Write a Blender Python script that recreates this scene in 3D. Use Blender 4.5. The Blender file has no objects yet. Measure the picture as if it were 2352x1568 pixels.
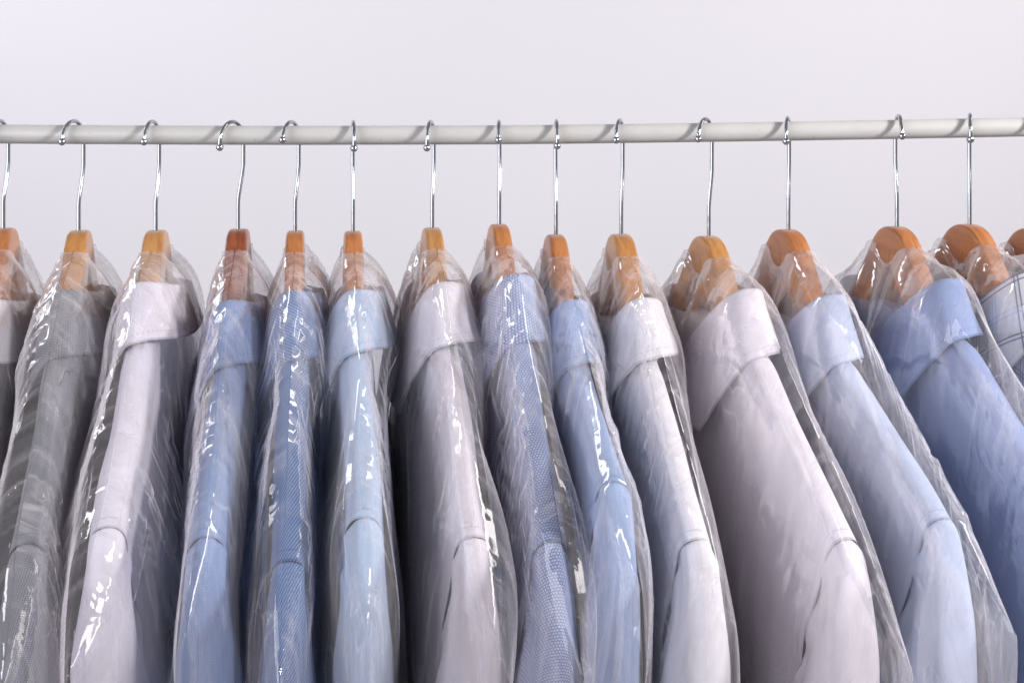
import bpy, math
import numpy as np
from mathutils import Vector

# ------------------------------------------------------------------ camera, world, lamps, exposure
SC = bpy.context.scene
COL = SC.collection
PW = 2352.0                       # width of the layout drawing the numbers below were measured in
F = 2500.0                        # layout units per metre on the rail's plane (1 m from the lens)
EYE = 1.60
HZ = 100.0                        # eye level in layout units from the top

cam_d = bpy.data.cameras.new('camera')
cam_d.sensor_width = 36.0
cam_d.lens = 36.0 * F / PW
cam_d.shift_y = -(784.0 - HZ) / PW
cam_d.clip_start = 0.02
cam_d.clip_end = 60
cam_d.dof.use_dof = True
cam_d.dof.focus_distance = 0.84
cam_d.dof.aperture_fstop = 11.0
cam = bpy.data.objects.new('camera', cam_d)
COL.objects.link(cam)
cam.location = (0, -1.0, EYE)
cam.rotation_euler = (math.radians(90), 0, 0)
SC.camera = cam

w = bpy.data.worlds.new('World'); SC.world = w; w.use_nodes = True
bg = w.node_tree.nodes['Background']
bg.inputs[0].default_value = (0.96, 0.93, 0.99, 1)
bg.inputs[1].default_value = 0.29

def area(name, loc, target, size, size_y, power, color):
    d = bpy.data.lights.new(name, 'AREA'); d.shape = 'RECTANGLE'
    d.size = size; d.size_y = size_y; d.energy = power; d.color = color
    o = bpy.data.objects.new(name, d); COL.objects.link(o)
    o.location = loc
    o.rotation_euler = (Vector(target) - Vector(loc)).to_track_quat('-Z', 'Y').to_euler()
    return o
area('softbox_key', (2.25, -1.15, 2.35), (0.0, 0.0, 1.35), 0.32, 0.44, 106, (1.0, 0.98, 0.955))
area('softbox_fill', (-1.9, -1.7, 1.9), (0.1, 0.0, 1.3), 2.2, 2.0, 52, (0.93, 0.935, 1.0))
area('softbox_wall', (-2.3, 0.9, 2.3), (-0.7, 2.6, 1.8), 1.0, 1.2, 20, (0.98, 0.965, 1.0))
area('softbox_wall_right', (2.6, 0.7, 2.6), (1.2, 2.6, 1.6), 1.2, 1.2, 18, (1.0, 0.96, 0.97))

SC.render.engine = 'CYCLES'
SC.view_settings.view_transform = 'Standard'
SC.view_settings.look = 'None'
SC.view_settings.exposure = 0.0
SC.view_settings.gamma = 1.0
SC.view_settings.use_curve_mapping = False
cy = SC.cycles
cy.max_bounces = 5; cy.diffuse_bounces = 3; cy.glossy_bounces = 2
cy.transmission_bounces = 4; cy.transparent_max_bounces = 28
cy.use_adaptive_sampling = True; cy.adaptive_threshold = 0.03; cy.adaptive_min_samples = 16
cy.sample_clamp_indirect = 4.0
cy.caustics_reflective = False; cy.caustics_refractive = False
cy.use_denoising = True

# ------------------------------------------------------------------ noise (numpy)
def _hash(ix, iy, seed):
    h = (ix.astype(np.int64) * 374761393 + iy.astype(np.int64) * 668265263 + seed * 974634777) & 0xFFFFFFFF
    h = ((h ^ (h >> 13)) * 1274126177) & 0xFFFFFFFF
    h = ((h ^ (h >> 16)) * 2246822519) & 0xFFFFFFFF
    h = h ^ (h >> 13)
    return (h & 0xFFFFFF) / float(0xFFFFFF) * 2 - 1

def vnoise(x, y, seed):
    ix, iy = np.floor(x), np.floor(y)
    fx, fy = x - ix, y - iy
    fx = fx * fx * fx * (fx * (fx * 6 - 15) + 10); fy = fy * fy * fy * (fy * (fy * 6 - 15) + 10)
    a = _hash(ix, iy, seed); b = _hash(ix + 1, iy, seed)
    c = _hash(ix, iy + 1, seed); d = _hash(ix + 1, iy + 1, seed)
    return (a * (1 - fx) + b * fx) * (1 - fy) + (c * (1 - fx) + d * fx) * fy

def facet(x, y, seed):
    """piecewise flat triangles with sharp creases, bent by a little warp: crumpled film"""
    wx = x + 0.45 * vnoise(x * 0.9, y * 0.9, seed + 11)
    wy = y + 0.45 * vnoise(x * 0.9 + 7, y * 0.9, seed + 12)
    # skew to a simplex lattice
    k = (math.sqrt(3) - 1) / 2
    s = (wx + wy) * k
    X, Y = wx + s, wy + s
    ix, iy = np.floor(X), np.floor(Y)
    fx, fy = X - ix, Y - iy
    a = _hash(ix, iy, seed); b = _hash(ix + 1, iy, seed)
    c = _hash(ix, iy + 1, seed); d = _hash(ix + 1, iy + 1, seed)
    lo = a + (b - a) * fx + (d - b) * fy
    up = a + (c - a) * fy + (d - c) * fx
    return np.where(fx > fy, lo, up)

def sstep(x, a, b):
    t = np.clip((x - a) / (b - a), 0, 1)
    return t * t * (3 - 2 * t)

# ------------------------------------------------------------------ mesh helpers
def grid_mesh(name, P, UV=None, close_u=False, close_v=False, seam=None):
    """P: (nv, nu, 3) array -> quad grid mesh"""
    nv, nu = P.shape[:2]
    idx = np.arange(nv * nu).reshape(nv, nu)
    if close_u: idx = np.concatenate([idx, idx[:, :1]], 1)
    if close_v: idx = np.concatenate([idx, idx[:1, :]], 0)
    a = idx[:-1, :-1].ravel(); b = idx[:-1, 1:].ravel(); c = idx[1:, 1:].ravel(); d = idx[1:, :-1].ravel()
    q = np.stack([a, b, c, d], 1)
    me = bpy.data.meshes.new(name)
    me.vertices.add(nv * nu); me.vertices.foreach_set('co', P.reshape(-1).astype(np.float32))
    me.loops.add(q.size); me.loops.foreach_set('vertex_index', q.ravel().astype(np.int32))
    me.polygons.add(len(q)); me.polygons.foreach_set('loop_start', (np.arange(len(q)) * 4).astype(np.int32))
    me.polygons.foreach_set('loop_total', np.full(len(q), 4, np.int32))
    me.polygons.foreach_set('use_smooth', np.ones(len(q), bool))
    if UV is not None:
        uvl = me.uv_layers.new(name='UVMap')
        uvl.data.foreach_set('uv', UV.reshape(-1, 2)[q.ravel()].astype(np.float32).ravel())
    if UV is not None:
        sl_ = me.uv_layers.new(name='Seam')
        sv = seam if seam is not None else np.ones(UV.shape)
        sl_.data.foreach_set('uv', sv.reshape(-1, 2)[q.ravel()].astype(np.float32).ravel())
    me.update(); me.validate()
    return me

def link(name, me, mat, parent=None):
    o = bpy.data.objects.new(name, me); COL.objects.link(o)
    if mat is not None: me.materials.append(mat)
    if parent is not None: o.parent = parent
    return o

def thing(name, label, cat, loc=(0, 0, 0), rz=0, group=None):
    o = bpy.data.objects.new(name, None); COL.objects.link(o)
    o.empty_display_size = 0.05
    o.location = loc; o.rotation_euler = (0, 0, rz)
    o['label'] = label; o['category'] = cat
    if group: o['group'] = group
    return o

def tube(name, pts, rad, n=14, cap=True):
    pts = np.array(pts, float)
    r = np.full(len(pts), rad) if np.isscalar(rad) else np.array(rad, float)
    T = np.gradient(pts, axis=0); T /= np.linalg.norm(T, axis=1)[:, None]
    ref = np.array([0.0, 0, 1]) if abs(T[0][2]) < .9 else np.array([1.0, 0, 0])
    rings = []
    Nn = np.cross(T[0], ref); Nn /= np.linalg.norm(Nn)
    for i in range(len(pts)):
        Nn = Nn - T[i] * np.dot(Nn, T[i]); Nn /= np.linalg.norm(Nn)
        B = np.cross(T[i], Nn)
        a = np.linspace(0, 2 * math.pi, n, endpoint=False)
        rings.append(pts[i] + r[i] * (np.cos(a)[:, None] * Nn + np.sin(a)[:, None] * B))
    return grid_mesh(name, np.array(rings), close_u=True)

def ball(name, c, r, n=16):
    ph = np.linspace(0, math.pi, n // 2 + 1); th = np.linspace(0, 2 * math.pi, n, endpoint=False)
    P = np.zeros((len(ph), n, 3))
    P[..., 0] = c[0] + r * np.sin(ph)[:, None] * np.cos(th)
    P[..., 1] = c[1] + r * np.sin(ph)[:, None] * np.sin(th)
    P[..., 2] = c[2] + r * np.cos(ph)[:, None]
    return grid_mesh(name, P, close_u=True)

# ------------------------------------------------------------------ materials
class NT:
    def __init__(s, name):
        s.m = bpy.data.materials.new(name); s.m.use_nodes = True
        s.t = s.m.node_tree; s.t.nodes.clear()
        s.out = s.t.nodes.new('ShaderNodeOutputMaterial')
    def n(s, typ, **kw):
        nd = s.t.nodes.new(typ)
        for k, v in kw.items():
            if k.startswith('i_'):
                key = k[2:].replace('_', ' ')
                nd.inputs[key].default_value = v
            else: setattr(nd, k, v)
        return nd
    def l(s, a, b): s.t.links.new(a, b)
    def math(s, op, a, b=None, c=None, clamp=False):
        nd = s.t.nodes.new('ShaderNodeMath'); nd.operation = op; nd.use_clamp = clamp
        for i, v in enumerate((a, b, c)):
            if v is None: continue
            if isinstance(v, (int, float)): nd.inputs[i].default_value = v
            else: s.l(v, nd.inputs[i])
        return nd.outputs[0]
    def mix(s, fac, a, b, blend='MIX'):
        nd = s.t.nodes.new('ShaderNodeMix'); nd.data_type = 'RGBA'; nd.blend_type = blend
        for sock, v in ((nd.inputs[0], fac), (nd.inputs[6], a), (nd.inputs[7], b)):
            if isinstance(v, (int, float)): sock.default_value = v
            elif isinstance(v, tuple): sock.default_value = v if len(v) == 4 else v + (1,)
            else: s.l(v, sock)
        return nd.outputs[2]

def wall_material():
    k = NT('painted_wall')
    tc = k.n('ShaderNodeTexCoord')
    no = k.n('ShaderNodeTexNoise', i_Scale=1.3, i_Detail=3.0)
    k.l(tc.outputs['Object'], no.inputs['Vector'])
    col = k.mix(no.outputs[0], (0.77, 0.755, 0.80), (0.81, 0.79, 0.83))
    b = k.n('ShaderNodeBsdfPrincipled', i_Roughness=0.8)
    k.l(col, b.inputs['Base Color']); k.l(b.outputs[0], k.out.inputs[0])
    return k.m

def rail_material():
    k = NT('white_enamel')
    tc = k.n('ShaderNodeTexCoord')
    no = k.n('ShaderNodeTexNoise', i_Scale=60.0, i_Detail=4.0)
    k.l(tc.outputs['Object'], no.inputs['Vector'])
    sp = k.n('ShaderNodeTexNoise', i_Scale=220.0, i_Detail=2.0)
    k.l(tc.outputs['Object'], sp.inputs['Vector'])
    spots = k.math('GREATER_THAN', sp.outputs[0], 0.74)
    col = k.mix(no.outputs[0], (0.47, 0.46, 0.445), (0.54, 0.53, 0.515))
    col = k.mix(k.math('MULTIPLY', spots, 0.4), col, (0.25, 0.22, 0.19))
    b = k.n('ShaderNodeBsdfPrincipled', i_Roughness=0.38)
    b.inputs['Coat Weight'].default_value = 0.25; b.inputs['Coat Roughness'].default_value = 0.2
    k.l(col, b.inputs['Base Color']); k.l(b.outputs[0], k.out.inputs[0])
    return k.m

def chrome_material():
    k = NT('chrome')
    b = k.n('ShaderNodeBsdfPrincipled', i_Roughness=0.12, i_Metallic=1.0)
    b.inputs['Base Color'].default_value = (0.48, 0.50, 0.53, 1)
    k.l(b.outputs[0], k.out.inputs[0])
    return k.m

def wood_material(name, base, dark, seed, knot=None):
    k = NT(name)
    tc = k.n('ShaderNodeTexCoord')
    mp = k.n('ShaderNodeMapping'); mp.inputs['Scale'].default_value = (190, 14, 55); mp.inputs['Location'].default_value = (seed, seed * 2, 0)
    k.l(tc.outputs['Object'], mp.inputs[0])
    no = k.n('ShaderNodeTexNoise', i_Scale=1.0, i_Detail=5.0, i_Roughness=0.6, i_Distortion=0.8)
    k.l(mp.outputs[0], no.inputs['Vector'])
    big = k.n('ShaderNodeTexNoise', i_Scale=28.0, i_Detail=2.0)
    k.l(tc.outputs['Object'], big.inputs['Vector'])
    ramp = k.n('ShaderNodeValToRGB'); k.l(no.outputs[0], ramp.inputs[0])
    ramp.color_ramp.elements[0].position = 0.34; ramp.color_ramp.elements[0].color = dark + (1,)
    ramp.color_ramp.elements[1].position = 0.62; ramp.color_ramp.elements[1].color = base + (1,)
    col = k.mix(k.math('MULTIPLY', big.outputs[0], 0.35), ramp.outputs[0], dark)
    if knot:
        vd = k.n('ShaderNodeVectorMath', operation='DISTANCE'); vd.inputs[1].default_value = knot
        k.l(tc.outputs['Object'], vd.inputs[0])
        kn = k.math('SUBTRACT', 1.0, k.math('DIVIDE', vd.outputs['Value'], 0.0055), clamp=True)
        kn = k.math('MULTIPLY', kn, 1.6, clamp=True)
        col = k.mix(kn, col, (0.06, 0.025, 0.012))
    b = k.n('ShaderNodeBsdfPrincipled', i_Roughness=0.36)
    b.inputs['Coat Weight'].default_value = 0.3; b.inputs['Coat Roughness'].default_value = 0.15
    k.l(col, b.inputs['Base Color']); k.l(b.outputs[0], k.out.inputs[0])
    return k.m

def fabric_material(name, base, kind='plain', second=None, sheen=0.25, seamline=True):
    """UV are metres along the cloth"""
    k = NT(name)
    uv = k.n('ShaderNodeUVMap', uv_map='UVMap')
    sep = k.n('ShaderNodeSeparateXYZ'); k.l(uv.outputs[0], sep.inputs[0])
    U, V = sep.outputs[0], sep.outputs[1]
    second = second or tuple(min(1, c * 1.25) for c in base)
    def wave(expr, freq):      # 0..1 sine
        return k.math('MULTIPLY_ADD', k.math('SINE', k.math('MULTIPLY', expr, freq * 2 * math.pi)), 0.5, 0.5)
    col = base + (1,)
    height = None
    fine = k.math('MULTIPLY', wave(U, 1100), wave(V, 1100))
    if kind == 'plain':
        height = fine
        colS = k.mix(k.math('MULTIPLY', fine, 0.12), base, second)
    elif kind == 'twill':            # thin diagonal stripes
        f = wave(k.math('ADD', U, k.math('MULTIPLY', V, 0.62)), 430)
        f = k.math('SMOOTHSTEP', f, 0.35, 0.7) if False else k.math('MULTIPLY', k.math('SUBTRACT', f, 0.35), 2.2, clamp=True)
        colS = k.mix(f, base, second); height = f
    elif kind == 'mesh':             # grey leno weave, little dark holes in rows
        f = k.math('MULTIPLY', wave(k.math('ADD', U, k.math('MULTIPLY', V, 0.35)), 520), wave(V, 680))
        f = k.math('MULTIPLY', k.math('SUBTRACT', f, 0.28), 2.2, clamp=True)
        colS = k.mix(f, base, second); height = f
    elif kind == 'grid':             # pique / oxford checks
        f = k.math('MULTIPLY', wave(U, 520), wave(V, 520))
        colS = k.mix(f, base, second); height = f
    elif kind == 'hex':              # honeycomb jacquard
        vo = k.n('ShaderNodeTexVoronoi', feature='DISTANCE_TO_EDGE'); vo.inputs['Scale'].default_value = 1.0
        vo.inputs['Randomness'].default_value = 0.0
        # skewed lattice -> hexagons
        fx = k.math('MULTIPLY', U, 420.0); fy = k.math('MULTIPLY', V, 480.0)
        row = k.math('FLOOR', fy)
        sh = k.math('MULTIPLY', k.math('MODULO', k.math('ABSOLUTE', row), 2.0), 0.5)
        cx_ = k.math('SUBTRACT', k.math('FRACT', k.math('ADD', fx, sh)), 0.5)
        cy_ = k.math('SUBTRACT', k.math('FRACT', fy), 0.5)
        r = k.math('SQRT', k.math('ADD', k.math('MULTIPLY', cx_, cx_), k.math('MULTIPLY', cy_, cy_)))
        f = k.math('MULTIPLY', k.math('SUBTRACT', 0.47, r), 6.0, clamp=True)
        colS = k.mix(f, base, second); height = f
    elif kind == 'plaid':            # windowpane check: pairs of thin lines, two blues
        def lines(e, per, off, wd):
            fr = k.math('FRACT', k.math('DIVIDE', k.math('ADD', e, off), per))
            return k.math('LESS_THAN', fr, wd / per)
        P = 0.044
        d1 = k.math('MAXIMUM', lines(U, P, 0.0, .0012), lines(U, P, 0.0034, .0012))
        d2 = k.math('MAXIMUM', lines(V, P, 0.0, .0012), lines(V, P, 0.0034, .0012))
        l1 = k.math('MAXIMUM', lines(U, P, 0.020, .0010), lines(U, P, 0.024, .0010))
        l2 = k.math('MAXIMUM', lines(V, P, 0.020, .0010), lines(V, P, 0.024, .0010))
        dk = k.math('MAXIMUM', d1, d2); lt = k.math('MAXIMUM', l1, l2)
        g = k.math('MULTIPLY', wave(U, 500), wave(V, 500))
        colS = k.mix(k.math('MULTIPLY', g, 0.25), base, (0.66, 0.66, 0.70))
        colS = k.mix(k.math('MULTIPLY', lt, 0.6), colS, (0.30, 0.40, 0.72))
        colS = k.mix(k.math('MULTIPLY', dk, 0.95), colS, (0.03, 0.04, 0.20))
        height = g
    no = k.n('ShaderNodeTexNoise', i_Scale=14.0, i_Detail=4.0)
    k.l(uv.outputs[0], no.inputs['Vector'])
    dk2 = tuple(c * 0.90 for c in base)
    colS = k.mix(k.math('MULTIPLY', no.outputs[0], 0.30), colS, dk2)
    su = k.n('ShaderNodeUVMap', uv_map='Seam'); ss = k.n('ShaderNodeSeparateXYZ'); k.l(su.outputs[0], ss.inputs[0])
    ln = k.math('LESS_THAN', k.math('ABSOLUTE', k.math('SUBTRACT', ss.outputs[0], 0.0066)), 0.00045)
    dash = k.math('LESS_THAN', k.math('FRACT', k.math('MULTIPLY', ss.outputs[1], 330.0)), 0.62)
    stitch = k.math('MULTIPLY', ln, dash)
    colS = k.mix(k.math('MULTIPLY', stitch, 0.45), colS, tuple(c * .45 for c in base))
    edge = k.math('LESS_THAN', ss.outputs[0], 0.0016)
    colS = k.mix(k.math('MULTIPLY', edge, 0.5), colS, tuple(c * .45 for c in base))
    b = k.n('ShaderNodeBsdfPrincipled', i_Roughness=0.75)
    b.inputs['Sheen Weight'].default_value = sheen; b.inputs['Sheen Roughness'].default_value = 0.4
    b.inputs['Specular IOR Level'].default_value = 0.25
    k.l(colS, b.inputs['Base Color'])
    bp = k.n('ShaderNodeBump', i_Strength=0.35, i_Distance=0.0003)
    k.l(height, bp.inputs['Height'])
    wr = k.n('ShaderNodeTexNoise', i_Scale=38.0, i_Detail=3.0, i_Distortion=0.6); k.l(uv.outputs[0], wr.inputs['Vector'])
    bp2 = k.n('ShaderNodeBump', i_Strength=0.35, i_Distance=0.003)
    k.l(wr.outputs[0], bp2.inputs['Height']); k.l(bp.outputs[0], bp2.inputs['Normal'])
    k.l(bp2.outputs[0], b.inputs['Normal'])
    tr = k.n('ShaderNodeBsdfTranslucent'); k.l(colS, tr.inputs[0])
    mx = k.n('ShaderNodeMixShader'); mx.inputs[0].default_value = 0.12
    k.l(b.outputs[0], mx.inputs[1]); k.l(tr.outputs[0], mx.inputs[2])
    k.l(mx.outputs[0], k.out.inputs[0])
    return k.m

def film_material(name, seed, haze=0.055):
    """thin clear polythene: see-through, with a faint milky veil and hard glints on its creases"""
    k = NT(name)
    uv = k.n('ShaderNodeUVMap', uv_map='UVMap')
    mp = k.n('ShaderNodeMapping'); mp.inputs['Location'].default_value = (seed * 1.7, seed * 0.9, 0)
    mp.inputs['Scale'].default_value = (1.0, 0.36, 1)
    k.l(uv.outputs[0], mp.inputs[0])
    wn = k.n('ShaderNodeTexNoise', i_Scale=22.0, i_Detail=3.0); k.l(mp.outputs[0], wn.inputs['Vector'])
    add = k.n('ShaderNodeVectorMath', operation='MULTIPLY_ADD')
    k.l(wn.outputs['Color'], add.inputs[0]); add.inputs[1].default_value = (0.05, 0.06, 0.0); k.l(mp.outputs[0], add.inputs[2])
    v1 = k.n('ShaderNodeTexVoronoi', i_Scale=58.0, feature='F1'); k.l(add.outputs[0], v1.inputs['Vector'])
    v2 = k.n('ShaderNodeTexVoronoi', i_Scale=120.0, feature='F1'); k.l(add.outputs[0], v2.inputs['Vector'])
    msk = k.n('ShaderNodeTexNoise', i_Scale=11.0, i_Detail=2.0); k.l(uv.outputs[0], msk.inputs['Vector'])
    su_ = k.n('ShaderNodeSeparateXYZ'); k.l(uv.outputs[0], su_.inputs[0])
    low = k.math('MULTIPLY', k.math('SUBTRACT', su_.outputs[1], 0.20), 1.1, clamp=True)
    mm = k.math('MULTIPLY', k.math('ADD', k.math('SUBTRACT', msk.outputs[0], 0.54), low), 6.0, clamp=True)
    geo = k.n('ShaderNodeNewGeometry')
    def tilt(c, amt, prev, m=None):
        q = k.n('ShaderNodeVectorMath', operation='SUBTRACT'); k.l(c, q.inputs[0]); q.inputs[1].default_value = (.5, .5, .5)
        sc = k.n('ShaderNodeVectorMath', operation='SCALE'); k.l(q.outputs[0], sc.inputs[0])
        if m is None: sc.inputs['Scale'].default_value = amt
        else: k.l(k.math('MULTIPLY', m, amt), sc.inputs['Scale'])
        ad = k.n('ShaderNodeVectorMath', operation='ADD'); k.l(prev, ad.inputs[0]); k.l(sc.outputs[0], ad.inputs[1])
        return ad.outputs[0]
    nn = tilt(v1.outputs['Color'], 0.10, geo.outputs['Normal'])
    fn_ = k.n('ShaderNodeTexNoise', i_Scale=150.0, i_Detail=2.0); k.l(mp.outputs[0], fn_.inputs['Vector'])
    nn = tilt(fn_.outputs['Color'], 0.12, nn)
    nn = tilt(v2.outputs['Color'], 0.50, nn, mm)
    nz = k.n('ShaderNodeVectorMath', operation='NORMALIZE'); k.l(nn, nz.inputs[0]); bp = nz
    # thin crease lines that scatter a little more
    e1 = k.n('ShaderNodeTexVoronoi', i_Scale=58.0, feature='DISTANCE_TO_EDGE'); k.l(add.outputs[0], e1.inputs['Vector'])
    e2 = k.n('ShaderNodeTexVoronoi', i_Scale=120.0, feature='DISTANCE_TO_EDGE'); k.l(add.outputs[0], e2.inputs['Vector'])
    c1 = k.math('SUBTRACT', 1.0, k.math('MULTIPLY', e1.outputs[0], 26.0), clamp=True)
    c2 = k.math('MULTIPLY', k.math('SUBTRACT', 1.0, k.math('MULTIPLY', e2.outputs[0], 16.0), clamp=True), mm)
    vis = k.math('MULTIPLY', k.math('SUBTRACT', wn.outputs[0], 0.42), 4.0, clamp=True)
    crease = k.math('MULTIPLY', k.math('MAXIMUM', c1, c2), vis)
    gl = k.n('ShaderNodeBsdfGlossy', i_Roughness=0.045); k.l(bp.outputs[0], gl.inputs['Normal'])
    gl.inputs['Color'].default_value = (1, 1, 1, 1)
    tp = k.n('ShaderNodeBsdfTransparent'); tp.inputs[0].default_value = (0.975, 0.97, 0.972, 1)
    df = k.n('ShaderNodeBsdfDiffuse'); df.inputs[0].default_value = (0.93, 0.88, 0.91, 1)
    tl = k.n('ShaderNodeBsdfTranslucent'); tl.inputs[0].default_value = (0.93, 0.88, 0.91, 1)
    veil = k.n('ShaderNodeMixShader'); veil.inputs[0].default_value = 0.5
    k.l(df.outputs[0], veil.inputs[1]); k.l(tl.outputs[0], veil.inputs[2])
    lw = k.n('ShaderNodeLayerWeight', i_Blend=0.5)
    fc = k.math('POWER', lw.outputs['Facing'], 3.0)
    ms = k.n('ShaderNodeMapping'); ms.inputs['Scale'].default_value = (70, 7, 1); ms.inputs['Location'].default_value = (seed * 3.1, seed, 0); k.l(uv.outputs[0], ms.inputs[0])
    st = k.n('ShaderNodeTexNoise', i_Scale=1.0, i_Detail=3.0, i_Distortion=1.2); k.l(ms.outputs[0], st.inputs['Vector'])
    stv = k.math('MULTIPLY', k.math('SUBTRACT', st.outputs[0], 0.54), 5.0, clamp=True)
    crease = k.math('ADD', crease, k.math('MULTIPLY', stv, 0.75))
    hf = k.math('ADD', k.math('MULTIPLY_ADD', fc, 0.17, haze), k.math('MULTIPLY', crease, 0.24))
    nk = k.math('SUBTRACT', 1.0, k.math('DIVIDE', su_.outputs[1], 0.115), clamp=True)   # film gathered round the neck
    nk = k.math('MULTIPLY', nk, k.math('MULTIPLY_ADD', st.outputs[0], 3.4, -1.15, clamp=True))
    hf = k.math('ADD', hf, k.math('MULTIPLY', nk, 0.26), clamp=True)
    m1 = k.n('ShaderNodeMixShader'); k.l(hf, m1.inputs[0]); k.l(tp.outputs[0], m1.inputs[1]); k.l(veil.outputs[0], m1.inputs[2])
    fr = k.n('ShaderNodeFresnel', i_IOR=1.5); k.l(bp.outputs[0], fr.inputs['Normal'])
    ff = k.math('MULTIPLY', fr.outputs[0], 0.95, clamp=True)
    ff = k.math('MINIMUM', ff, 0.20)
    m2 = k.n('ShaderNodeMixShader'); k.l(ff, m2.inputs[0]); k.l(m1.outputs[0], m2.inputs[1]); k.l(gl.outputs[0], m2.inputs[2])
    k.l(m2.outputs[0], k.out.inputs[0])
    return k.m

# ------------------------------------------------------------------ setting: the wall behind
P = np.zeros((2, 2, 3))
P[0, 0] = (-4, 2.6, -1.0); P[0, 1] = (4, 2.6, -1.0); P[1, 0] = (-4, 2.6, 4.5); P[1, 1] = (4, 2.6, 4.5)
wall = link('wall', grid_mesh('wall', P), wall_material()); wall['kind'] = 'structure'

# ------------------------------------------------------------------ the rail
RR = 0.0088
def rail_z(px):      # centre line of the sagging rail
    xs = [-800, 0, 600, 1200, 1600, 1900, 2352, 3100]
    ys = [298, 308.5, 311.5, 310.0, 304.8, 300.3, 292.0, 276]
    return EYE - (np.interp(px, xs, ys) - HZ) / F
pxs = np.linspace(-700, 3050, 90)
zz = np.array([np.mean([rail_z(p + k) for k in range(-150, 151, 30)]) for p in pxs])
def rail_at(X): return float(np.interp(X, (pxs - 1176) / F, zz))
pts = [((p - 1176) / F, 0.0, z) for p, z in zip(pxs, zz)]
rail = link('clothes_rail', tube('clothes_rail', pts, RR, 40), rail_material())
rail['label'] = 'long white round metal clothes rail carrying every hanger'
rail['category'] = 'clothes rail'

# ------------------------------------------------------------------ hangers
CHROME = chrome_material()
WIRE = 0.0018
HR = 0.0188

def bez(pts, n=10):
    """Catmull-Rom through points"""
    p = np.array([pts[0]] + list(pts) + [pts[-1]], float); out = []
    for i in range(1, len(p) - 2):
        for t in np.linspace(0, 1, n, endpoint=False):
            out.append(0.5 * ((2 * p[i]) + (-p[i-1] + p[i+1]) * t + (2*p[i-1] - 5*p[i] + 4*p[i+1] - p[i+2]) * t*t + (-p[i-1] + 3*p[i] - 3*p[i+1] + p[i+2]) * t**3))
    out.append(p[-2]); return np.array(out)

def wood_top(u, tip, S):
    a = np.abs(u)
    k = [0, .010, .020, .030, .042, .058, .08, .12, .17, .213]
    s0 = S['ctop'] + .052; e = (tip - s0) + s0 + .007
    g = lambda q: max(float(-ridge(np.array(q), S)) + .0065, .080 if q < .1 else 0)
    v = [0, .0010, .006, .017, .036, .057, g(.08), g(.12), g(.17), g(.213)]
    return -np.interp(a, k, v)

def smooth_1d(f, u, h=.006):
    return sum(f(u + d) for d in np.linspace(-h, h, 7)) / 7

def make_hanger(i, S):
    t = thing('coat_hanger', S['hl'], 'hanger', S['base'], S['psi'], 'wooden hangers on the rail')
    # hook: in its own plane, r to the rear, v up
    H = S['hook_h']                           # height of the ring centre above the wood
    d = S['theta'] + S['psi']
    rdir = np.array([math.sin(d), math.cos(d), 0.0])
    def W(r, v): return np.array([0, 0, v]) + rdir * (r - 0.010)
    pr = [W(.010, -.012), W(.010, 0), W(.010, .012), W(.0102, .026), W(.0125, .036), W(.0165, .050), W(.0186, .060)]
    pr = list(bez(pr, 6))
    for a in np.linspace(0, 180 + S['ballang'], 34):
        pr.append(W(HR * math.cos(math.radians(a)), H + HR * math.sin(math.radians(a)) * 1.0))
    hook = link('hook', tube('hook', pr, WIRE, 14), CHROME, t)
    e = pr[-1]
    link('ball_tip', ball('ball_tip', e, 0.0034), CHROME, hook)
    # wooden yoke
    us = np.linspace(-.213, .213, 110)
    n = 36
    a = np.linspace(0, 2 * math.pi, n, endpoint=False)
    P = np.zeros((len(us), n, 3))
    top = smooth_1d(lambda q: wood_top(q, S['tip'], S), us, .004)
    slope = np.gradient(top, us)
    hh = np.interp(np.abs(us), [0, .03, .06, .12, .19, .213], [.040, .034, .034, .030, .024, .010])
    hw = S['ww'] * np.interp(np.abs(us), [0, .1, .2, .213], [1, 1, .9, .55]) 
    nx = -slope / np.sqrt(1 + slope**2); nz = 1 / np.sqrt(1 + slope**2)
    f = 6.5
    ca = np.sign(np.cos(a)) * np.abs(np.cos(a)) ** (2 / f); sa = np.sign(np.sin(a)) * np.abs(np.sin(a)) ** (2 / f)
    for j in range(n):
        off = (sa[j] - 1) * 0.5 * hh
        P[:, j, 0] = hw * ca[j]
        P[:, j, 1] = -(us + nx * off)
        P[:, j, 2] = top + nz * off
    P = np.concatenate([P[:1] * 0 + P[:1].mean(1, keepdims=True), P, P[-1:] * 0 + P[-1:].mean(1, keepdims=True)], 0)
    y = link('wooden_yoke', grid_mesh('wooden_yoke', P, close_u=True), S['wood'], t)
    S['solid'] = [y.data]
    return t

# ------------------------------------------------------------------ shirts
def ridge(u, S):
    """height of the shoulder line under the hanger top"""
    a = np.abs(u); c = S['ctop']; tip = S['tip']
    k = [0, .06, .085, .105, .15, .20, .237, .29]
    d0 = c + .052
    s = tip - d0
    v = [c + .040, c + .042, c + .046, d0, d0 + s * .36, d0 + s * .72, d0 + s, d0 + s * 1.40]
    return -np.interp(a, k, v)

def prof(d, h, p=2.3):
    q = np.clip(d / h, 0, 1)
    return (1 - (1 - q) ** p) ** (1 / p)

def thick(d, S):
    return .0132 * prof(d, .020) + (S['w'] - .0132) * sstep(d, .012, .17)

def folds(u, d, seed, amp):
    """hanging folds, mostly vertical, deeper further down"""
    w1 = vnoise(u * 9 + 3, d * 2.2, seed) * .5
    f = vnoise((u + .02 * w1) * 26, d * 2.6 + u * 3, seed + 1) * .6 + vnoise(u * 60 + w1, d * 5, seed + 2) * .25
    f += vnoise((u * .8 + d * .5) * 34, (d - u) * 6, seed + 3) * .22
    return amp * f * (0.25 + 0.75 * sstep(d, .03, .30))

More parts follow.
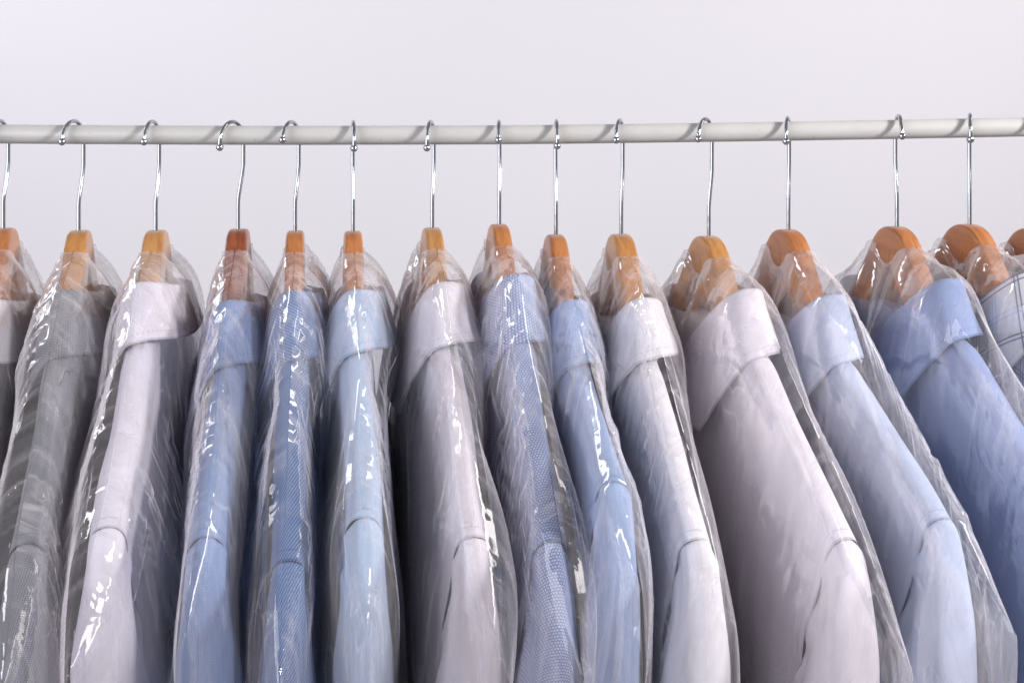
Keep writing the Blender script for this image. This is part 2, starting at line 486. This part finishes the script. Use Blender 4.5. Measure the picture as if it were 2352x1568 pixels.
def shirt_body(S):
    nu = 150
    Lt = .72
    dd = np.concatenate([[0], .0012 * np.arange(1, 8), np.linspace(.0105, .07, 18), np.linspace(.076, .42, 62), np.linspace(.43, Lt, 22)])
    sides = []
    d_all = np.concatenate([dd[::-1], dd[1:]])
    sg = np.concatenate([-np.ones(len(dd)), np.ones(len(dd) - 1)])
    sg[len(dd) - 1] = 0
    sig = np.linspace(-1, 1, nu)
    P = np.zeros((len(d_all), nu, 3)); UV = np.zeros((len(d_all), nu, 2)); SE = np.zeros((len(d_all), nu, 2))
    arm = .236
    for r, (d, s) in enumerate(zip(d_all, sg)):
        uend = arm - .034 * min(d / .14, 1) + .026 * sstep(d, .115, .165)
        u = sig * uend
        z = smooth_1d(lambda q: ridge(q, S), u, .005)
        tfull = thick(np.full(nu, d), S)
        # collar zone: shoulders a little broader there
        t = tfull * (1 + .18 * np.exp(-(u / .09) ** 2))
        below = sstep(d, .21, .26)
        close = np.sqrt(np.clip(1 - np.abs(sig) ** 60, 0, 1))
        t = t * (1 - below * (1 - close))
        side = 1 if s >= 0 else 2
        fo = folds(u, d, S['seed'] + 10 * side, .0085) * (1 - .8 * below * (np.abs(sig) > .97)) * sstep(d, .004, .05)
        # armhole: flatten the folds towards the seam
        fo *= 1 - .85 * sstep(np.abs(sig), .78, .98)
        t = t - .0075 * sstep(np.abs(u), .172, .200) * sstep(d, .085, .15)
        t = t + fo
        t = np.maximum(t, .002 if d > 0 else 0)
        P[r, :, 0] = s * t + .0016 * vnoise(u * 20, np.full(nu, d * 4), S['seed'] + 5)
        P[r, :, 1] = -u
        P[r, :, 2] = z - d * (1 - .0 * u)
        SE[r, :, 0] = uend - np.abs(u); SE[r, :, 1] = d
    # cloth lengths for the patterns: across the shoulder line from the ridge, along it from the neck
    mid = len(dd) - 1
    sm = P.copy(); sm[:, :, 0] = np.sign(P[:, :, 0]) * np.abs(thick(np.abs(d_all), S))[:, None]
    st = np.linalg.norm(np.diff(sm[:, nu // 3], axis=0), axis=1); cl = np.concatenate([[0], np.cumsum(st)]); cl -= cl[mid]
    UV[:, :, 0] = cl[:, None]
    al = np.concatenate([[0], np.cumsum(np.linalg.norm(np.diff(P[mid], axis=0), axis=1))]); al -= al[nu // 2]
    UV[:, :, 1] = al[None, :] * (P[:, :, 1] / np.where(np.abs(P[mid, :, 1]) < 1e-6, 1e-6, P[mid, :, 1])[None, :])
    return grid_mesh('body', P, UV, seam=SE)

def shirt_sleeve(S, sgn):
    """rings that turn from the upright armhole to level, then drop to the cuff"""
    tip = -S['tip'] + .001
    out = bez([(.2280, tip - .0060), (.2368, tip - .0012), (.245, tip - .014), (.2505, tip - .038), (.254, tip - .085), (.2555, tip - .16), (.256, tip - .30), (.250, tip - .45), (.246, tip - .585)], 14)
    inn = bez([(.200, tip - .138), (.200, tip - .139), (.199, tip - .142), (.195, tip - .150), (.182, tip - .174), (.172, tip - .23), (.170, tip - .34), (.176, tip - .46), (.182, tip - .585)], 14)
    n = len(out); m = 56
    a = np.linspace(0, 2 * math.pi, m, endpoint=False)
    L = np.concatenate([[0], np.cumsum(np.linalg.norm(np.diff(out, axis=0), axis=1))])
    f = 2.3
    ca = np.sign(np.cos(a)) * np.abs(np.cos(a)) ** (2 / f); sa = np.sign(np.sin(a)) * np.abs(np.sin(a)) ** (2 / f)
    P = np.zeros((n, m, 3)); UV = np.zeros((n, m, 2))
    for r in range(n):
        o, i_ = out[r], inn[r]
        c = (o + i_) / 2; h = (o - i_) / 2
        k = L[r]
        wl = S['w'] * .992 * (1 + S['puff'] * float(sstep(np.array(k), .0, .12))) * (1 - .35 * float(sstep(np.array(k), .35, .58)))
        puck = .0016 * math.exp(-k / .018) * np.cos(a * 11 + S['seed']) * (k > .002) + .0021 * math.exp(-k / .045) * np.cos(a * 9 + 1.3 * S['seed'] + sgn)
        fo = folds(a / (2 * math.pi) * .35 + .1 * np.cos(a), np.full(m, k * .8), S['seed'] + 50 + int(sgn), .0085) * sstep(np.array(k), .01, .1)
        fo *= (.15 + .85 * sstep(np.cos(a), -.9, .2)) * sstep(np.pi - np.abs(a - np.pi), .0, .35)
        fo += .0022 * (1 - sstep(np.cos(a), -1.0, .1)) * sstep(np.array(k), .02, .08)
        lat = wl + puck * 1.0 + fo
        dist = np.linalg.norm(h) * (1 - ca)
        x0 = np.sign(sa) * thick(dist, S) * np.sqrt(np.clip(1 - np.clip(dist / (2 * np.linalg.norm(h)), 0, 1) ** 22, 0, 1)) * .995
        bl = 1 - float(sstep(np.array(k), .0, .09))
        P[r, :, 0] = bl * (x0 + puck * sa) + (1 - bl) * lat * sa
        rad = 1 + (puck * .5 * float(sstep(np.array(k), .006, .022)) + fo * .6) / .06
        P[r, :, 1] = -sgn * (c[0] + h[0] * ca * rad)
        P[r, :, 2] = c[1] + h[1] * ca * rad
        UV[r, :, 0] = (a - math.pi) / (2 * math.pi) * .19; UV[r, :, 1] = k + 1.0
    # seam in the uv: close by repeating the first column
    P = np.concatenate([P, P[:, :1]], 1); UV = np.concatenate([UV, UV[:, :1] + [[(.19, 0)]]], 1)
    return grid_mesh('sleeve', P, UV)

def shirt_collar(S):
    A, B, c = .080, S['cb'], S['ctop']
    open_ = math.radians(4)
    ph = np.linspace(math.pi / 2 + open_, math.pi / 2 + 2 * math.pi - open_, 150)
    co, si = np.cos(ph), np.sin(ph)                        # co: along the shoulders, si: +1 = shirt front (local -x)
    fr = np.where(si > 0, 1 - np.abs(co), 0); bk = np.clip(-si, 0, 1)
    far = np.clip(-co, 0, 1) ** 1.2
    zf = -(c + .078 * fr + .016 * bk ** 2 + .030 * far)
    # leaf length: short over the shoulder, a point on each front side
    fa = np.abs(((ph + math.pi / 2) % (2 * math.pi)) - math.pi)     # 0 at the front opening, pi at the back
    leaf = np.interp(fa, [0.05, .25, .62, .95, 1.35, 1.75, 3.2], [.030, .058, .088, .070, .052, .047, .046]) * S['cl'] * (1 - .35 * far)
    rows = []
    uvr = []
    sx = lambda b: -b * np.sign(si) * np.abs(si) ** .85
    # inside stand from the bottom up to the fold
    for k_, (dz, shr) in enumerate([(-.040, .004), (-.030, .0035), (-.020, .003), (-.010, .002), (-.004, .0014), (-.0012, .0007)]):
        rows.append(np.stack([sx(B - shr), -(A - shr) * co, zf + dz], 1)); uvr.append(np.full(len(ph), .04 + dz))
    rows.append(np.stack([sx(B), -A * co, zf + .0004], 1)); uvr.append(np.full(len(ph), .041))
    for q in [.02, .05, .1, .18, .27, .36, .46, .56, .66, .76, .86, .94, 1.0]:
        go = .0012 + .0035 * (q ** .5) + .0185 * q ** 1.3
        gx = .0010 + .0030 * (q ** .5) + S['cg'] * q ** 1.2
        bend = vnoise(ph * 1.6, np.full(len(ph), q * 1.5), S['seed'] + 80) * .0025 * q
        rows.append(np.stack([sx(B + gx + bend), -(A + go + bend) * co, zf - leaf * q], 1)); uvr.append(.041 + leaf * q)
    P = np.array(rows); UV = np.zeros(P.shape[:2] + (2,))
    UV[..., 0] = np.array(uvr)
    seg = np.linalg.norm(np.diff(P[7], axis=0), axis=1)
    UV[..., 1] = np.concatenate([[0], np.cumsum(seg)])[None, :]
    # turn the free edge under a hair so the cloth has an edge
    SE = np.ones_like(UV)
    for r in range(7, len(P)): SE[r, :, 0] = (UV[-1, :, 0] - UV[r, :, 0]); SE[r, :, 1] = UV[r, :, 1]
    return grid_mesh('collar', P, UV, seam=SE)

def make_shirt(i, S):
    t = thing('dress_shirt', S['sl'], 'shirt', S['base'], S['psi'], 'pressed shirts on the rail')
    b = link('body', shirt_body(S), S['fab'], t)
    S['solid'].append(b.data)
    c = link('collar', shirt_collar(S), S['fab'], t)
    S['solid'].append(c.data)
    m = c.modifiers.new('cloth_thickness', 'SOLIDIFY'); m.thickness = .0016; m.offset = 0
    for s in (1, -1):
        o = link('sleeve', shirt_sleeve(S, s), S['fab'], t); S['solid'].append(o.data)
    return t

# ------------------------------------------------------------------ plastic covers
GU, GZ = .0035, .0045
def obstacle(S, side):
    """how far wood, collar, body and sleeves reach out on one side, on a (drop, along-shoulder) raster"""
    nu_, nz_ = 200, 190
    R = np.zeros((nz_, nu_))
    for me in S['solid']:
        n = len(me.vertices); co = np.zeros(n * 3, np.float32); me.vertices.foreach_get('co', co); co = co.reshape(-1, 3)
        x = co[:, 0] * (1 if side else -1); u = -co[:, 1]; z = -co[:, 2]
        iu = np.round(u / GU + nu_ / 2).astype(int); iz = np.round(z / GZ + 5).astype(int)
        ok = (iu >= 0) & (iu < nu_) & (iz >= 0) & (iz < nz_) & (x > 0)
        np.maximum.at(R, (iz[ok], iu[ok]), x[ok])
    for k in range(2):
        M = R.copy()
        for dz in (0, 1, 2):
            for du in (-1, 0, 1):
                M = np.maximum(M, np.roll(np.roll(R, dz, 0), du, 1))
        R = M
    for k in range(2):
        R = np.maximum(R, (R + np.roll(R, 1, 0) + np.roll(R, -1, 0) + np.roll(R, 1, 1) + np.roll(R, -1, 1)) / 5)
    return R

def sample(R, u, z):
    x = np.clip(u / GU + R.shape[1] / 2, 0, R.shape[1] - 1.001); y = np.clip(z / GZ + 5, 0, R.shape[0] - 1.001)
    i, j = y.astype(int), x.astype(int); fy, fx = y - i, x - j
    return (R[i, j] * (1 - fx) + R[i, j + 1] * fx) * (1 - fy) + (R[i + 1, j] * (1 - fx) + R[i + 1, j + 1] * fx) * fy

def buckle(t, UU, Z, OB, D, A, U, sd, iters=110):
    """thin film with a little more length than room: the extra length buckles it into creases"""
    p = np.stack([t, UU, Z], 2).astype(np.float32)
    n0 = p.copy(); nearneck = sstep(Z, .04, .12).astype(np.float32)
    patch = sstep(vnoise(UU * 7, D * 6, sd + 31) + .5 * sstep(Z, .2, .42), -.3, .9)
    eu = .014 + .085 * patch + .045 * sstep(D, .05, .3) * (.5 + .5 * vnoise(UU * 5, D * 3, sd + 30))
    ev = .010 + .070 * patch
    calm = 1 - .9 * sstep(A, .70 * U, .93 * U)
    eu = eu * calm; ev = ev * calm
    base = np.stack([t * 1.0, UU, Z], 2)
    sm = base.copy()
    for k in range(10):
        sm[1:-1, 1:-1] = (sm[:-2, 1:-1] + sm[2:, 1:-1] + sm[1:-1, :-2] + sm[1:-1, 2:]) / 4
    ln = lambda a, b: np.linalg.norm(a - b, axis=2)
    LH = (ln(sm[:, 1:], sm[:, :-1]) * (1 + eu[:, 1:])).astype(np.float32)
    LV = (ln(sm[1:], sm[:-1]) * (1 + ev[1:])).astype(np.float32)
    ed = ((1 + (eu + ev) / 2)[1:, 1:])
    LA = (ln(sm[1:, 1:], sm[:-1, :-1]) * ed).astype(np.float32)
    LB = (ln(sm[1:, :-1], sm[:-1, 1:]) * ed).astype(np.float32)
    W = np.ones(t.shape + (1,), np.float32)
    W[0] = 0; W[:3, np.abs(UU[0]) < .05] *= .2
    def proj(a, b, L, k, wa, wb):
        d = b - a; l = np.sqrt((d * d).sum(2, keepdims=True)) + 1e-9
        c = d * ((l - L[..., None]) / l) * (k / (wa + wb + 1e-6))
        a += c * wa; b -= c * wb
    for it in range(iters):
        for o in (0, 1):
            a = p[:, o:-1:2]; b = p[:, o + 1::2]; a = a[:, :b.shape[1]]
            proj(a, b, LH[:, o::2][:, :b.shape[1]], 1.0, W[:, o:-1:2][:, :b.shape[1]], W[:, o + 1::2])
            a = p[o:-1:2]; b = p[o + 1::2]; a = a[:b.shape[0]]
            proj(a, b, LV[o::2][:b.shape[0]], 1.0, W[o:-1:2][:b.shape[0]], W[o + 1::2])
        for o in (0, 1):
            r = p.shape[0] - 1 - o; r -= r % 2
            i0, i1 = slice(o, o + r, 2), slice(o + 1, o + 1 + r, 2)
            proj(p[i0, :-1], p[i1, 1:], LA[i0][:, :], .8, W[i0, :-1], W[i1, 1:])
            proj(p[i0, 1:], p[i1, :-1], LB[i0][:, :], .8, W[i0, 1:], W[i1, :-1])
        # a little stiffness, so that creases stay few and long
        if it < iters - 6:
            q = p.copy()
            q[2:-2, 2:-2] = (p[:-4, 2:-2] + p[4:, 2:-2] + p[2:-2, :-4] + p[2:-2, 4:]) / 4
            p += .05 * W * (q - p)
            q = p.copy()
            q[1:-1, 1:-1] = (p[:-2, 1:-1] + p[2:, 1:-1] + p[1:-1, :-2] + p[1:-1, 2:]) / 4
            p += .06 * W * (q - p)
        # held back by what is inside, and by the pull of the film itself
        ob = sample(OB, p[..., 1], p[..., 2]) + .0010
        p[1:, :, 0] = np.maximum(p[1:, :, 0], np.minimum(ob, n0[..., 0] + .004)[1:])
        p[..., 0] -= np.clip(p[..., 0] - n0[..., 0] - (.004 + .012 * nearneck), 0, 1) * .3
        p[..., 1:] += .02 * (n0[..., 1:] - p[..., 1:])
        p[..., 0] = np.maximum(p[..., 0], .0003)
    return p[..., 0], p[..., 1], p[..., 2]

def make_bag(i, S):
    U = S['bu']; seed = S['seed'] * 3 + 1; LO = None
    nu = 180
    su = np.linspace(-1, 1, nu)
    u0 = U * np.sin(su * math.pi / 2 * .86) / math.sin(math.pi / 2 * .86)
    dd = np.concatenate([np.linspace(0, .012, 6), np.linspace(.0155, .42, 122), np.linspace(.427, .78, 40)])
    cz = S['btip']; s_ = cz - .02
    c_ = S['ctop']
    kk = [0, .010, .020, .030, .045, .080, .106, U]
    vv = [.034, .030, .016, .013, .021, min(c_ - .012, .033), c_ + .004, cz]
    vr = [.034, .030, .016, .015, .030, max(c_ + .016, .056), c_ + .036, cz]     # far side: steeper off the neck
    top = lambda u: -np.where(u > 0, np.interp(np.abs(u), kk, vv), np.interp(np.abs(u), kk, vr))
    P = np.zeros((len(dd), 2 * nu, 3)); UV = np.zeros((len(dd), 2 * nu, 2))
    D, Ug = np.meshgrid(dd, u0, indexing='ij')
    A = np.abs(Ug)
    z0 = smooth_1d(top, u0, .003) + .004 * vnoise(u0 * 22, np.zeros(nu), seed) * sstep(np.abs(u0), .03, .08)
    Z = -(z0[None, :] - D)
    draw = .040 * sstep(D, .02, .16) * (A / U) ** 4 + .010 * vnoise(D * 14, np.sign(Ug) * 3, seed + 7) * (A / U) ** 3
    UU = Ug - np.sign(Ug) * draw
    rsl = np.interp(np.abs(u0), [0, .018, .028, .034, .1], [.0125, .011, .002, .0003, .0003])
    for side, s in ((0, -1), (1, 1)):
        sd = seed + 100 * side
        OB = obstacle(S, side)
        O = sample(OB, UU, Z) + .0016
        ed = np.clip(1 - (np.clip(A - .15, 0, 1) / (U - .15)) ** 1.5, 0, 1)
        lo = S['loose'] * sstep(Z, .03, .26) * (.74 + .34 * vnoise(UU * 7 + 5, D * 5, sd + 20) + .16 * vnoise(UU * 16 + 5, D * 11, sd + 24) + .2 * sstep(Z, .26, .5)) * (.78 + .22 * np.clip(A / .2, 0, 1)) * ed ** .8
        lo = lo + S['flare'][side] * sstep(Z, .16, .46) * (.8 + .2 * vnoise(UU * 12, D * 3, sd + 21)) * ed
        lo = np.minimum(lo, .010 + .42 * D)
        O = np.maximum(O, lo)
        O[0] = rsl; O[:, 0] = .0015; O[:, -1] = .0015
        t = O.copy()
        for k in range(260):
            av = .35 * (t[:-2, 1:-1] + t[2:, 1:-1]) / 2 + .65 * (t[1:-1, :-2] + t[1:-1, 2:]) / 2
            t[1:-1, 1:-1] = np.maximum(O[1:-1, 1:-1], av)
            t[-1] = np.maximum(O[-1], t[-2])
        lim = np.maximum(.0108 + .60 * np.clip(Z - .012, 0, 1), sample(OB, UU, Z) + .0012)
        t = np.where(np.arange(t.shape[0])[:, None] > 0, np.minimum(t, lim), t)
        O = np.minimum(O, t)
        gap = t - O
        # tension folds fanning out from the neck
        ang = np.arctan2(Ug, Z + .03); rad = np.sqrt(Ug ** 2 + (Z + .03) ** 2)
        ten = (facet(ang * 6.5 + 4, rad * 5, sd) * .0062 + facet(ang * 14, rad * 9, sd + 1) * .0030) * (1 - sstep(rad, .10, .30))
        # long sagging folds
        lng = facet(UU * 11 + D * 3, D * 5.5 + UU * 4, sd + 2) * .0065 + facet(UU * 26 - D * 6, D * 12, sd + 3) * .0032
        # patches of tight crumpling, more of them low down
        patch = sstep(vnoise(UU * 9, D * 7, sd + 6) + .9 * sstep(Z, .22, .42) - .25, 0, .5)
        cr = (facet(UU * 48 + D * 20, D * 34 - UU * 18, sd + 4) * .0048 + facet(UU * 95, D * 70 + UU * 30, sd + 5) * .0022) * patch
        disp = (ten + lng + cr) * sstep(D, 0, .03)
        amt = .45 + .55 * sstep(gap, .0, .008)
        disp = disp * amt + .0018
        t = np.maximum(t + disp, O + .0006 * (1 + vnoise(UU * 30, D * 30, sd + 8)))
        t[0] = rsl; t[:, 0] = t[:, -1] = .0006
        bow = .006 * vnoise(Ug * 9, D * 5, seed + 9) * (A / U) ** 2
        t, UU2, Z2 = buckle(t, UU, Z, OB, D, A, U, sd)
        x = s * t + bow
        cols = slice(0, nu) if side == 0 else slice(nu, 2 * nu)
        row = np.stack([x, -UU2, -Z2], 2); uvw = np.stack([Ug + (1.3 if side else 0), D + A * .3], 2)
        if side: row = row[:, ::-1]; uvw = uvw[:, ::-1]
        P[:, cols] = row; UV[:, cols] = uvw
    o = link('plastic_cover', grid_mesh('plastic_cover', P, UV, close_u=True), S['film'])
    o.location = S['base']; o.rotation_euler = (0, 0, S['psi'])
    o['label'] = S['bl']; o['category'] = 'garment bag'; o['group'] = 'clear plastic covers over the shirts'
    return o

# ------------------------------------------------------------------ data read off the photograph
WOODS = {
    'tan': ((0.50, 0.24, 0.075), (0.34, 0.14, 0.04)),
    'orange': ((0.46, 0.185, 0.062), (0.30, 0.10, 0.03)),
    'red': ((0.30, 0.085, 0.030), (0.17, 0.04, 0.015)),
    'honey': ((0.49, 0.245, 0.085), (0.33, 0.15, 0.045)),
}
#  base x, base y, ball x, ball y, wire x, seam x, seam y, collar top y, half width, collar half width, wood
H = [
 (8, 524, -36, 322, 14, -160, 1250, 690, .024, .028, 'orange'),
 (181, 529, 142, 326, 192, 62, 1250, 668, .025, .028, 'tan'),
 (358, 529, 331, 326, 366, 245, 1212, 650, .025, .028, 'honey'),
 (547, 526, 503, 339, 558, 475, 1235, 692, .024, .025, 'red'),
 (678, 530, 653, 322, 691, 662, 1290, 670, .021, .024, 'orange'),
 (811, 531, 809, 341, 806, 838, 1190, 667, .021, .026, 'orange'),
 (993, 523, 980, 340, 996, 1085, 1235, 650, .025, .027, 'honey'),
 (1147, 515, 1144, 322, 1147, 1268, 1245, 632, .023, .026, 'orange'),
 (1277, 539, 1272, 335, 1268, 1400, 1090, 690, .021, .024, 'orange'),
 (1427, 538, 1414, 322, 1429, 1605, 1240, 686, .025, .027, 'tan'),
 (1628, 542, 1608, 320, 1640, 1945, 1240, 665, .027, .030, 'tan'),
 (1811, 527, 1808, 325, 1815, 2165, 1192, 678, .027, .030, 'orange'),
 (2060, 520, 2077, 313, 2061, 2485, 1230, 642, .028, .032, 'orange'),
 (2227, 515, 2227, 321, 2225, 2720, 1230, 622, .026, .030, 'orange'),
 (2378, 524, 2380, 321, 2380, 2900, 1230, 680, .024, .027, 'orange'),
]
WL = (0.74, 0.72, 0.76)
FAB = [
 ('white_cotton', (0.66, 0.64, 0.70), 'plain', None),
 ('grey_leno', (0.20, 0.21, 0.235), 'mesh', (0.44, 0.44, 0.48)),
 ('lilac_white_cotton', (0.79, 0.755, 0.86), 'plain', None),
 ('blue_oxford', (0.21, 0.30, 0.53), 'grid', (0.33, 0.42, 0.65)),
 ('blue_twill', (0.10, 0.18, 0.39), 'twill', (0.28, 0.39, 0.63)),
 ('pale_blue_poplin', (0.45, 0.56, 0.75), 'plain', None),
 ('rose_white_satin', (0.75, 0.70, 0.77), 'plain', None),
 ('blue_honeycomb', (0.15, 0.23, 0.48), 'hex', (0.58, 0.63, 0.80)),
 ('sky_blue_cotton', (0.31, 0.41, 0.65), 'grid', (0.40, 0.50, 0.73)),
 ('cool_white_cotton', (0.81, 0.79, 0.85), 'plain', None),
 ('pink_white_cotton', (0.81, 0.765, 0.85), 'plain', None),
 ('ice_blue_poplin', (0.53, 0.60, 0.79), 'plain', None),
 ('periwinkle_pique', (0.27, 0.35, 0.60), 'grid', (0.37, 0.45, 0.70)),
 ('windowpane_check', (0.82, 0.82, 0.85), 'plaid', None),
 ('plain_white_cotton', (0.72, 0.70, 0.74), 'plain', None),
]
SL = [
 'pale grey-white shirt cut off by the left edge of the photo',
 'grey loosely woven shirt with fine striped mesh texture',
 'lilac-white shirt between the grey mesh shirt and a mid blue one',
 'mid blue fine-weave shirt on the dark reddish hanger',
 'deep blue shirt with thin diagonal twill stripes',
 'smooth pale blue shirt with stitched sleeve seam, right of the blue twill shirt',
 'satiny rose-white shirt on the yellowish hanger',
 'blue and white honeycomb patterned shirt',
 'sky blue shirt right of the honeycomb patterned one, sleeve seam set high',
 'cool white shirt between the sky blue shirt and the pinkish white one',
 'pinkish white shirt with broad collar, left of the ice blue shirt',
 'ice blue shirt with broad collar, between a pinkish white and a periwinkle shirt',
 'periwinkle blue pique shirt, second largest collar at the right',
 'white shirt with dark and light blue windowpane checks at the right edge',
 'white shirt hidden almost wholly past the right edge, behind the checked shirt',
]
HL = [
 'orange wooden hanger cut by the left edge, over the pale grey-white shirt',
 'tan wooden hanger holding the grey mesh-woven shirt',
 'honey-coloured wooden hanger holding the lilac-white shirt',
 'dark reddish wooden hanger holding the mid blue fine-weave shirt',
 'narrow orange-brown wooden hanger holding the blue twill striped shirt',
 'narrow orange-brown wooden hanger holding the smooth pale blue shirt',
 'yellowish wooden hanger holding the satiny rose-white shirt',
 'rust-orange wooden hanger holding the honeycomb patterned shirt',
 'wooden hanger with a dark knot holding the sky blue shirt',
 'light tan wooden hanger holding the white shirt right of the sky blue one',
 'tan arched wooden hanger holding the pinkish white shirt',
 'bright orange wooden hanger with a dark nick, holding the ice blue shirt',
 'orange wooden hanger holding the periwinkle blue shirt',
 'orange wooden hanger holding the windowpane checked shirt',
 'wooden hanger half cut off by the right edge of the photo',
]
BL = [s for s in (
 'clear crinkled plastic cover on the shirt at the left edge',
 'clear plastic cover over the grey mesh-woven shirt',
 'clear crumpled plastic cover over the lilac-white shirt',
 'clear plastic cover over the mid blue shirt on the reddish hanger',
 'clear plastic cover over the diagonal striped blue shirt',
 'clear glinting plastic cover over the smooth pale blue shirt',
 'clear plastic cover over the satiny rose-white shirt',
 'clear shiny plastic cover over the honeycomb patterned shirt',
 'clear plastic cover over the sky blue shirt with the high sleeve seam',
 'clear plastic cover over the white shirt right of the sky blue one',
 'clear smooth plastic cover over the pinkish white broad-collared shirt',
 'clear plastic cover with a strong glint beside the ice blue collar',
 'clear plastic cover over the periwinkle blue shirt',
 'clear plastic cover over the windowpane checked shirt',
 'clear plastic cover cut off by the right edge, past the checked shirt')]

for i, (bx, by, blx, bly, wx, sx_, sy_, cty, hw, cb, wood) in enumerate(H):
    # hook plane and contact point from where the ball and the wire show
    best = None
    for th in np.radians(np.arange(-40, 60, .5)):
        # choose Xc so that the base lands on bx
        sb, yb = .010 * math.sin(th), .010 * math.cos(th)
        Xb = (bx - 1176) / F * (1 + yb)
        Xc = Xb - sb
        ball_p = 1176 + F * (Xc - HR * math.sin(th)) / (1 - HR * math.cos(th))
        wire_p = 1176 + F * (Xc + HR * math.sin(th)) / (1 + HR * math.cos(th))
        e = abs((wire_p - ball_p) - (wx - blx)) + .15 * abs(wire_p - wx)
        if best is None or e < best[0]: best = (e, th, Xc)
    _, th, Xc = best
    base = np.array([Xc + .010 * math.sin(th), .010 * math.cos(th), 0])
    base[2] = EYE - (by - HZ) / F * (1 + base[1])
    # the ring hangs on top of the rail
    ringc = rail_at(Xc) + RR + WIRE + .0018 - HR - base[2]
    ballz = EYE - (bly - HZ) / F * (1 - HR) - base[2]
    ba = math.degrees(math.asin(max(-.75, min(.75, (ringc - ballz) / HR))))
    # yaw of the hanger from where the sleeve seam shows
    aS = .236 if i != 8 else .222
    bp_ = None
    for ps in np.radians(np.arange(-20, 40, .25)):
        q = 1176 + F * (base[0] + aS * math.sin(ps)) / (1 + base[1] - aS * math.cos(ps))
        if bp_ is None or abs(q - sx_) < bp_[0]: bp_ = (abs(q - sx_), ps)
    ps = bp_[1]
    dist = 1 + base[1] - aS * math.cos(ps)
    tip = base[2] - (EYE - (sy_ - HZ) / F * dist)
    dc = 1 + base[1] - .080 * math.cos(ps)
    ctop = base[2] - (EYE - (cty - HZ) / F * dc)
    wb, wd = WOODS[wood]
    knot = {8: (-.002, -.048, -.043), 11: (.006, -.06, -.056)}.get(i)
    fn, fb, fk, f2 = FAB[i]
    S = dict(base=tuple(base), psi=ps, theta=th, hook_h=ringc, ballang=ba, tip=tip, ctop=ctop, w=hw, cb=cb, cg=.011 + .002 * math.sin(i * 2.3), cl=1 + .09 * math.sin(i * 1.9 + .6),
             seed=17 + 7 * i, puff=.03, ww=(.0098 if i < 4 or i > 8 else .0086), bu=.302 + .012 * ((i * 7) % 3) + (.02 if i in (1, 2, 3, 6) else 0), flare={0: (0, .01), 1: (.03, .0), 2: (.028, .012), 3: (.042, .0), 5: (0, .016), 6: (.006, .012), 7: (.0, .01), 8: (0, .01)}.get(i, (0, 0)), btip=tip + .026 + .012 * ((i * 5) % 3), loose=[.046, .046, .052, .040, .033, .044, .048, .040, .034, .040, .036, .036, .040, .036, .03][i],
             wood=wood_material('varnished_wood_' + wood, wb, wd, i * 3.1, knot), fab=fabric_material(fn, fb, fk, f2, sheen=.5 if 'satin' in fn else .2),
             film=film_material('clear_film', i + 1.0, .03 if i == 13 else .05), hl=HL[i], sl=SL[i], bl=BL[i])
    print('H%d psi %.1f th %.1f tip %.3f ctop %.3f ringc %.3f ba %.0f' % (i, math.degrees(ps), math.degrees(th), tip, ctop, ringc, ba))
    make_hanger(i, S)
    make_shirt(i, S)
    make_bag(i, S)
